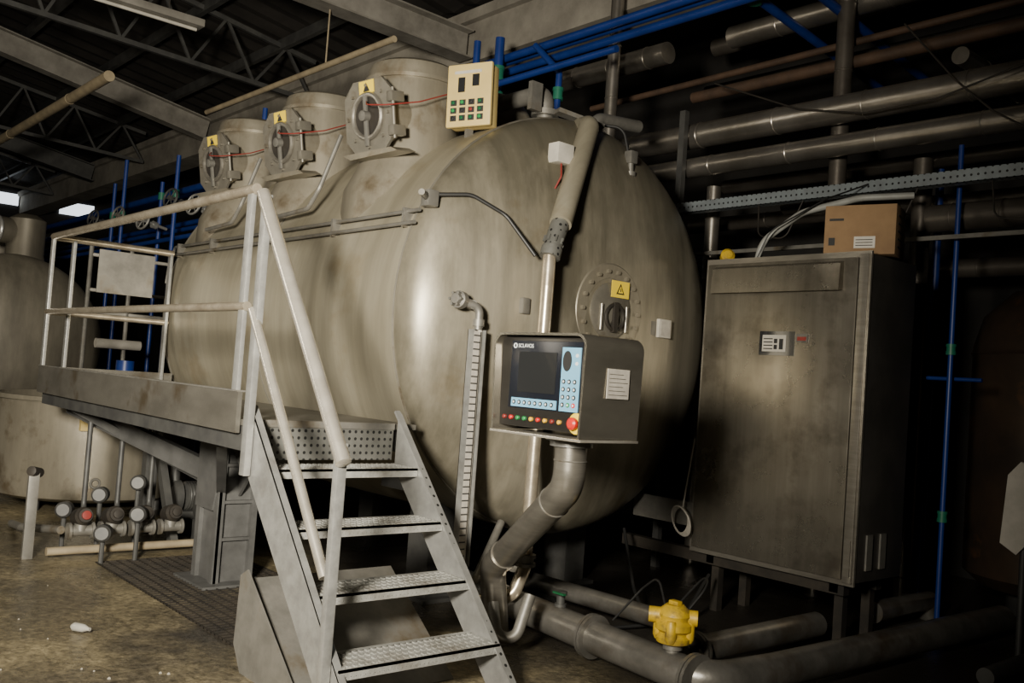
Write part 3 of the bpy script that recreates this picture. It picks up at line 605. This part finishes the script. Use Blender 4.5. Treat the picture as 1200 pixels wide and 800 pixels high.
pipe([(-3.2,6.75,2.92),(-2.5,6.75,2.92)],.10,CLADD,"dull clad valve jacket behind the carton",.1,2,group=G)
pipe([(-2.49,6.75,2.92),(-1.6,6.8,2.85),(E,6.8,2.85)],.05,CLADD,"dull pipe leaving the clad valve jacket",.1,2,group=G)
pipe([(-3.03,6.72,4.10),(-3.03,8.99,4.10)],.065,CLAD,"short silver pipe running to the rear wall",0,3,group=G)
pipe([(-4.6,7.0,3.2),(-4.2,7.0,3.2),(-3.9,7.05,2.9),(-3.85,7.05,0)],.08,CLADD,"bent dull pipe behind the risers",.2,0,group=G)
b=B();b.box((-5.25,6.3,3.06),(E,6.305,3.15)).box((-5.25,6.3,3.06),(E,6.38,3.065));b.obj("cable_tray",TRAY,label="long perforated galvanised cable tray above cabinet",cat="cable tray")
b=B();b.box((-5.1,6.40,2.70),(E,6.43,2.73));b.obj("support_rail",GALVD,label="thin steel rail under the cable tray",cat="rail")
b=B();b.box((-5.32,6.385,0),(-5.26,6.44,4.0));b.obj("tray_post",DARKS,label="dark vertical channel carrying the cable tray",cat="post")
for i,x in enumerate((-4.4,-3.5,-2.6,-1.9)):
    B().tube([(x,6.33,3.063),(x+.05,6.27,2.8),(x+.3,6.27,2.76),(x+.4,6.33,3.063)],.006,.08,8).obj("cable",DARK,label="thin dark cable looping below the tray",cat="cable",group="loose cables")
for p,q,s_ in(((-5.0,6.44,4.2),(-2.2,6.42,3.9),.35),((-3.3,6.40,4.3),(-2.0,6.38,3.2),.2)):
    p=V(p);q=V(q);m_=(p+q)/2-V((0,0,s_))
    B().tube([p,p.lerp(m_,.6)-V((0,0,s_*.2)),m_,q.lerp(m_,.6)-V((0,0,s_*.2)),q],.007,.3,8).obj("cable",DARK,label="thin sagging wire slung across overhead pipes",cat="cable",group="loose cables")
GB="blue plastic pipes"
for dy,dz in((0,0),(.12,.02),(.24,-.02)):
    pipe([(-7.6,5.71+dy,4.64+dz),(E,5.71+dy,4.64+dz)],.038,BLUE,"blue plastic pipe running high above tank",0,0,group=GB)
pipe([(-6.95,5.60,4.8),(-6.95,5.60,3.05)],.045,BLUE,"vertical blue plastic drop pipe",0,0,group=GB)
pipe([(-7.2,5.52,4.8),(-7.2,5.52,3.1)],.035,BLUE,"vertical blue plastic drop pipe",0,0,group=GB)
pipe([(-6.8,5.4,3.1),(-6.8,5.4,4.25),(-5.2,5.4,4.25)],.03,BLUE,"bent blue plastic pipe behind hatches",.1,0,group=GB)
pipe([(-6.45,5.62,4.62),(-6.1,5.62,4.30),(-6.1,5.62,3.2)],.03,BLUE,"blue branch pipe dropping from the bundle",.06,0,group=GB)
pipe([(-4.43,6.12,4.72),(-4.43,8.99,4.42)],.038,BLUE,"blue pipe running back under the roof",0,0,group=GB)
pipe([(-4.05,6.15,4.77),(-4.05,8.99,4.47)],.038,BLUE,"blue pipe running back under the roof",0,0,group=GB)
pipe([(-2.90,6.53,0),(-2.90,6.53,3.38)],.018,BLUE,"slim vertical blue pipe beside the cabinet",0,0,group=GB)
pipe([(-3.35,7.2,0),(-3.35,7.2,3.4)],.03,BLUE,"slim vertical blue pipe in the dark bay",0,0,group=GB)
pipe([(-3.1,6.62,1.75),(-2.72,6.62,1.75)],.014,BLUE,"short horizontal blue branch pipe",0,0,group=GB)
for p,s_ in(((-6.95,5.60,4.45),1.4),((-6.95,5.60,4.2),1.4),((-7.2,5.52,4.3),1.3),((-6.1,5.62,4.1),1.1),((-4.43,6.14,4.72),1.3),((-4.05,6.17,4.77),1.3),((-2.90,6.53,1.95),.75),((-2.90,6.53,.8),.75)):
    p=V(p);b=B();b.lathe(p-V((0,0,.05*s_)),(0,0,1),[(0,.045*s_),(.025,.045*s_),(.025,.04*s_),(.075*s_,.04*s_),(.075*s_,.045*s_),(.1*s_,.045*s_)],18)
    b.obj("pipe_fitting",GREEN,label="green plastic pipe coupling on blue pipe",cat="pipe fitting",group="green couplings")
pipe([(-11.1,4.45,4.5),(-7.1,4.5,4.5)],.03,CREAM,"cream painted pipe under the roof",0,0,group=G,rods=((-8.3,4.485,4.5,5.07),))
pipe([(-27.9,3.15,4.55),(-10.8,3.2,4.55)],.06,CREAM,"thick cream painted pipe under the roof",0,6,group=G)
for y,z,r_ in((4.8,3.75,.045),(5.0,3.6,.04),(5.2,3.85,.045),(5.1,3.4,.035),(4.9,3.25,.03),(4.6,3.05,.03)):
    pipe([(-27.9,y,z),(-9.2,y,z)],r_,BLUE,"blue plastic pipe along the distant machines",0,0,group=GB)
for i,x in enumerate((-9.6,-10.0,-10.5,-11.1,-12.0,-13.0,-14.0,-15.0)):
    y=4.68 if i%2 else 4.5
    pipe([(x,y,0),(x,y,4.3-.2*(i%3))],.028,BLUE,"upright blue pipe by distant machines",0,0,group=GB)
    b=B();b.lathe((x,y,3.45+.1*(i%3)),(0,0,1),[(0,.045),(.10,.045)],14);b.obj("pipe_fitting",GREEN,label="green plastic pipe coupling on blue pipe",cat="pipe fitting",group="green couplings")
for i,(x,z,m_) in enumerate(((-9.75,3.35,DARKS),(-10.2,3.15,GALVD),(-10.75,3.3,GALV),(-11.5,3.45,DARKS),(-12.4,3.25,GALV),(-13.4,3.4,GALVD),(-14.5,3.45,DARKS))):
    b=B();A_=(.3,-1,.2);b.ring((x,4.25,z),A_,.12,.014,24,8);b.lathe((x,4.25,z),A_,[(-.02,.03),(.03,.03)],12)
    for a in range(3):
        t=a*math.pi/3;fx_,fy_,_=frame(V(A_));e=fx_*math.cos(t)+fy_*math.sin(t);c=V((x,4.25,z));b.cyl(c-e*.12,c+e*.12,.007,8)
    b.tube([(x,4.25,z),(x-.09,4.6,z-.06)],.02,0,10)
    b.lathe((x-.06,4.45,z-.04),(.25,-1,.2),[(0,.05),(.06,.05)],12)
    b.obj("handwheel_valve",m_,label="round spoked handwheel valve on blue pipework",cat="valve",group="handwheel valves")
# ---------------------------------------------------------------- floor pipes
GF="floor pipes"
pipe([(-4.9,3.93,.17),(-2.78,3.80,.13),(-2.72,4.3,.13),(-2.62,6.9,.13)],.09,PIPEG,"thick worn steel pipe bending across the floor",.2,0,group=GF,fl=(.62,.97))
pipe([(-3.14,4.05,.14),(-3.14,5.4,.14)],.075,PIPEG,"worn steel pipe under the cabinet",0,0,group=GF,fl=(.1,))
pipe([(-3.14,6.1,.14),(-3.14,6.9,.14),(-3.14,6.95,0)],.075,PIPEG,"worn steel pipe behind the cabinet",0,0,group=GF)
pipe([(-3.5,4.55,.14),(-4.9,4.5,.14)],.06,PIPEG,"worn steel pipe leading under the tank",0,0,group=GF)
pipe([(-2.2,5.6,.05),(-2.2,6.9,.05)],.05,DARKS,"dark steel pipe low in the side bay",0,0,group=GF)
b=B();b.tube([(-3.92,3.40,.3),(-3.85,3.38,.13),(-3.78,3.46,.13),(-3.80,3.56,.35)],.032,.08,12)
b.obj("flexible_hose",GALVD,label="braided steel hose looped beneath pipe arm",cat="hose")
vv=root("drain_valve",(-3.88,3.95,.24),"small steel ball valve under the tank","valve",None)
b=B();b.lathe((-3.88,3.88,.235),(0,0,1),[(0,.035),(.02,.035),(.02,.025),(.07,.025),(.07,.035),(.09,.035)],16);b.obj("body",DARKS,vv)
b=B();b.box((-3.87,3.80,.325),(-3.78,3.82,.335));b.obj("handle",DGRN,vv)
for pts in([(-4.5,4.0,.02),(-4.0,4.4,.02),(-3.8,4.9,.05),(-3.9,5.3,.3)],[(-4.6,5.2,.5),(-4.3,5.0,.15),(-4.0,4.8,.02),(-3.7,4.9,.02)]):
    B().tube(pts,.012,.2,8).obj("cable",BLACK,label="black cable lying on floor under tank",cat="cable",group="floor cables")
vx,vy,dz=-3.0,3.815,-.055
yv=root("actuated_valve",(vx,vy,.19),"dirty yellow pneumatic actuator valve on floor pipe","valve")
b=B();b.lathe((vx,vy,.235+dz),(0,0,1),[(0,.06),(.02,.06),(.02,.035),(.055,.035),(.055,.05),(.075,.05)],24);b.obj("valve_body",GALVD,yv)
b=B()
b.lathe((vx,vy,.31+dz),(0,0,1),[(0,.05),(.015,.085),(.04,.09),(.055,.075),(.065,.075),(.08,.095),(.11,.095),(.125,.078),(.135,.078),(.15,.085),(.175,.075),(.20,.045),(.2,0)],28)
for a in range(4):
    t=a*math.pi/2+.5;c=(vx+.075*math.cos(t),vy+.075*math.sin(t))
    b.lathe((c[0],c[1],.33+dz),(0,0,1),[(0,.02),(.02,.03),(.09,.03),(.11,.02),(.11,0)],12)
b.cyl((vx-.10,vy-.08,.45+dz),(vx+.09,vy+.07,.45+dz),.04,16)
b.obj("actuator",YEL,yv)
b=B();b.box((vx-.03,vy-.02,.50+dz),(vx+.03,vy+.02,.53+dz),.008);b.obj("indicator_cap",YEL,yv)
B().tube([(vx,vy+.08,.45+dz),(vx+.05,vy+.2,.6+dz),(vx-.05,vy+.3,.62+dz),(vx-.2,vy+.3,.45+dz),(vx-.25,vy+.25,.25+dz)],.006,.1,8).obj("air_hose",BLACK,yv)
B().tube([(vx-.06,vy,.48+dz),(vx-.2,vy+.1,.6+dz),(vx-.35,vy+.15,.5+dz),(vx-.5,vy+.1,.3+dz)],.006,.1,8).obj("air_hose",BLACK,yv)
# ---------------------------------------------------------------- round vat
va=root("round_vat",(-9.85,3.1,0),"low round grey steel vat on the floor","vat")
vX,vY=-9.85,3.1
b=B();b.lathe((vX,vY,.1),(0,0,1),[(0,.8),(.04,.90),(.1,.92),(.92,.92),(.92,.95),(.96,.95),(.96,.90),(.7,.88)],64);b.obj("vessel",NECK,va)
for a in range(4):
    t=a*math.pi/2+.6;B().cyl((vX+.75*math.cos(t),vY+.75*math.sin(t),0),(vX+.75*math.cos(t),vY+.75*math.sin(t),.15),.04,12).obj("foot",DARKS,va)
B().box((-8.99,2.68,.78),(-8.94,2.76,.88)).obj("bracket",BEIGE,va)
B().ring((-8.95,2.85,.3),(1,0,0),.04,.012,16,6).obj("lifting_ring",GALVD,va)
for i,y in enumerate((2.22,2.44,2.66,2.88)):
    r=root("ball_valve",(-7.2,y,.12),"small flanged valve with dark cap under the walkway","valve","valves under the walkway")
    b=B();b.lathe((-7.2,y,.2),(0,1,0),[(-.09,.06),(-.07,.06),(-.07,.04),(.07,.04),(.07,.06),(.09,.06)],20);b.lathe((-7.2,y,.2),(0,0,1),[(0,.045),(.08,.045),(.1,.03)],16);b.obj("body",GALVD,r)
    b=B();b.lathe((-7.2,y,.3),(1,0,.25),[(-.08,.05),(-.06,.065),(.06,.065),(.08,.05),(.1,.05),(.1,0)],20);b.obj("actuator",DARK,r)
    b=B();b.lathe((-7.1,y,.325),(1,0,.25),[(0,.032),(.02,.032),(.025,0)],16);b.obj("cap",DRED if i==0 else DARK,r)
pipe([(-7.2,2.0,.06),(-7.2,3.2,.06)],.03,CREAM,"pale pipe on the floor beneath valves",0,0,group=GF)
pipe([(-7.25,2.1,.2),(-7.9,2.0,.12),(-8.6,2.1,.03)],.03,GALVD,"bent steel pipe from the valve group",.1,0,group=GF)
for y in(2.3,2.55,2.8):
    pipe([(-7.32,y,.2),(-7.6,y+.05,.3),(-7.6,y+.05,1.06)],.020,DARKS,"thin steel riser behind the floor valves",.08,0,group=GF)
for x,y,z in((-7.45,2.42,.42),(-7.5,2.72,.5),(-7.55,2.2,.3),(-6.98,2.55,.34),(-6.95,2.3,.22)):
    b=B();b.lathe((x,y,z),(1,-.5,.1),[(-.08,.03),(-.06,.06),(.05,.06),(.07,.045),(.07,0)],18);b.cyl((x,y,z-.02),(x,y,.0),.018,10)
    b.obj("gate_valve",DARKS,label="dark dirty small valve on a stem",cat="valve",group="valves under the walkway")
for x in(-7.95,-7.35):
    r=root("pump",(x,3.4,0),"small motor pump standing below the walkway","pump","pumps below the walkway")
    b=B();b.lathe((x,3.25,.32),(0,1,0),[(0,.06),(.03,.12),(.25,.12),(.27,.10),(.3,.05)],24)
    for k_ in range(8): b.ring((x,3.30+.025*k_,.32),(0,1,0),.12,.006,24,6)
    b.obj("motor",DARKS,r);b=B();b.lathe((x,3.15,.32),(0,1,0),[(0,.05),(.02,.14),(.08,.14),(.1,.06)],24);b.tube([(x,3.19,.4),(x,3.19,.72)],.04,0,14);b.obj("casing",DARKS,r)
    B().box((x-.12,3.17,0),(x+.12,3.53,.2)).obj("plinth",DARKS,r)
fp=root("floor_post",(-7.28,1.9,0),"short flat steel post with clamp on floor","post")
B().box((-7.30,1.86,0),(-7.26,1.93,.62),.003).obj("upright",GALVD,fp)
B().lathe((-7.28,1.9,.62),(1,-1,.3),[(-.06,.035),(.05,.035),(.06,0)],14).obj("clamp",DARK,fp)
for i in range(18):
    x=-7.4+random.random()*3.2;y=1.0+random.random()*1.0;s=.004+.006*random.random()
    b=B();b.lathe((x,y,0),(0,0,1),[(0,s),(s*.6,s*.8),(s,s*.2),(s,0)],6)
    b.obj("pebble",CONC,label="small pale chip of rubble on floor",cat="rubble",group="floor rubble")
b=B();b.lathe((-5.35,1.65,.025),(.8,.5,.0),[(0,.012),(.02,.025),(.08,.022),(.11,.010),(.12,.010)],10);b.obj("plastic_bottle",CLEAR,label="small crushed cloudy plastic bottle on floor",cat="bottle")
b=B()
for i in range(50): b.box((-7.0+.05*i,2.28,.0),(-6.99+.05*i,3.3,.008))
for i in range(15): b.box((-7.0,2.28+.072*i,.0),(-4.51,2.29+.072*i,.009))
b.obj("grid_shadow_bars",DARK,label="long dark bar grid standing in for walkway shadow",cat="grating")  # bars added in place of the walkway's grid shadow on the floor
# ---------------------------------------------------------------- distant machines
t2=root("dyeing_tank",(-14.5,3.0,0),"distant horizontal steel dyeing tank behind the vat","tank")
b=B();b.lathe((0,2.95,1.55),(1,0,0),list(reversed(dome(-17,.4,1.1,-1,10)))+[(-15,1.1)]+dome(-13,.4,1.1,1,12),56,False);b.obj("shell",NECKD,t2)
for x in(-13.5,-14.9,-16.3):
    b=B();b.lathe((x,3.15,2.4),(0,0,1),[(0,.30),(.3,.23),(.75,.23),(.82,.12),(.82,0)],28);b.cyl((x,3.0,2.98),(x+.05,2.8,2.98),.17,24);h=b.obj("loading_hatch",NECKD,t2)
    b=B();b.ring((x+.05,2.78,2.98),(.2,-1,0),.16,.025,28,8);b.obj("window_ring",GALV,h)
for x in(-13.5,-16.5):
    B().box((x-.1,2.7,0),(x+.1,3.3,.5)).obj("support_leg",DARKS,t2)
t3=root("round_kier",(-2.75,8.0,0),"dark upright steel vessel in the unlit bay","vessel")
b=B();b.lathe((-2.7,8.0,.2),(0,0,1),[(0,.5),(.1,.62),(1.85,.62),(2.1,.55),(2.3,.35),(2.38,0)],48);b.ring((-2.7,8,2.0),(0,0,1),.62,.015,48,6);b.obj("vessel",BROWNT,t3)
B().cyl((-2.7,8,0),(-2.7,8,.25),.3).obj("pedestal",DARKS,t3)
r=root("white_pipework",(-11.2,3.8,0),"white pipes and drum beyond the tank","pipework")
for z in(1.95,2.2,2.6): B().tube([(-11.2,3.3,z),(-11.2,4.2,z)],.02,0,10).obj("rail",WHITEP,r)
for y in(3.3,3.75,4.2): B().tube([(-11.2,y,0),(-11.2,y,2.7)],.025,0,10).obj("post",GALVD,r)
B().cyl((-11.1,3.75,1.15),(-11.1,3.75,1.42),.10,20).obj("blue_canister",BLUE,r)
B().cyl((-11.1,3.4,1.6),(-11.1,3.9,1.6),.055,20).obj("filter_tube",WHITEP,r)
B().box((-11.3,3.35,0),(-11.0,4.1,1.12),.02).obj("pump_case",DARKS,r)
b=B();b.prism([(-2.43,6.30,.72),(-2.40,6.30,1.15),(-2.33,6.31,1.24),(-2.22,6.30,1.2),(-2.18,6.30,.70),(-2.25,6.30,.76),(-2.33,6.30,.66)],(0,1,0),.025);b.obj("rag",WHITEP,label="white cloth rag hanging on a pipe",cat="cloth")
pipe([(-2.31,6.36,0),(-2.31,6.36,1.6)],.02,DARKS,"thin dark standpipe in the side bay",0,0,group=GF)
# ---------------------------------------------------------------- lights
def area(name,loc,target,size,power,color,spread=180):
    l=bpy.data.lights.new(name,'AREA');l.energy=power;l.size=size;l.color=color;l.shape='DISK';l.spread=math.radians(spread)
    o=bpy.data.objects.new(name,l);o.location=loc
    o.rotation_euler=(V(target)-V(loc)).to_track_quat('-Z','Y').to_euler();SC.collection.objects.link(o);return o
area("flash_lamp",(-.9,-.9,2.25),(-7.0,2.5,1.7),.7,420,(1,.92,.77),105)
area("daylight_fill",(-11,-4.8,4.2),(-8,3,.3),2.0,70,(1,.9,.72),140)  # added fill lamp for the left side; no opening is modelled there
w=bpy.data.worlds.new("world");SC.world=w;w.use_nodes=True
w.node_tree.nodes["Background"].inputs[0].default_value=(.6,.65,.8,1);w.node_tree.nodes["Background"].inputs[1].default_value=.02
# ---------------------------------------------------------------- camera
F=V((-.7549,.6547,.041));Rv=V((.6557,.7516,.0724))
F.normalize();Rv=(Rv-F*Rv.dot(F)).normalized();U=Rv.cross(F)
cam=bpy.data.cameras.new("camera");cam.lens=36*1098/1200;cam.sensor_width=36;cam.clip_end=100
co=bpy.data.objects.new("camera",cam);SC.collection.objects.link(co)
co.matrix_world=M.Translation((0,0,1.52))@basisM(Rv,U,-F)
SC.camera=co
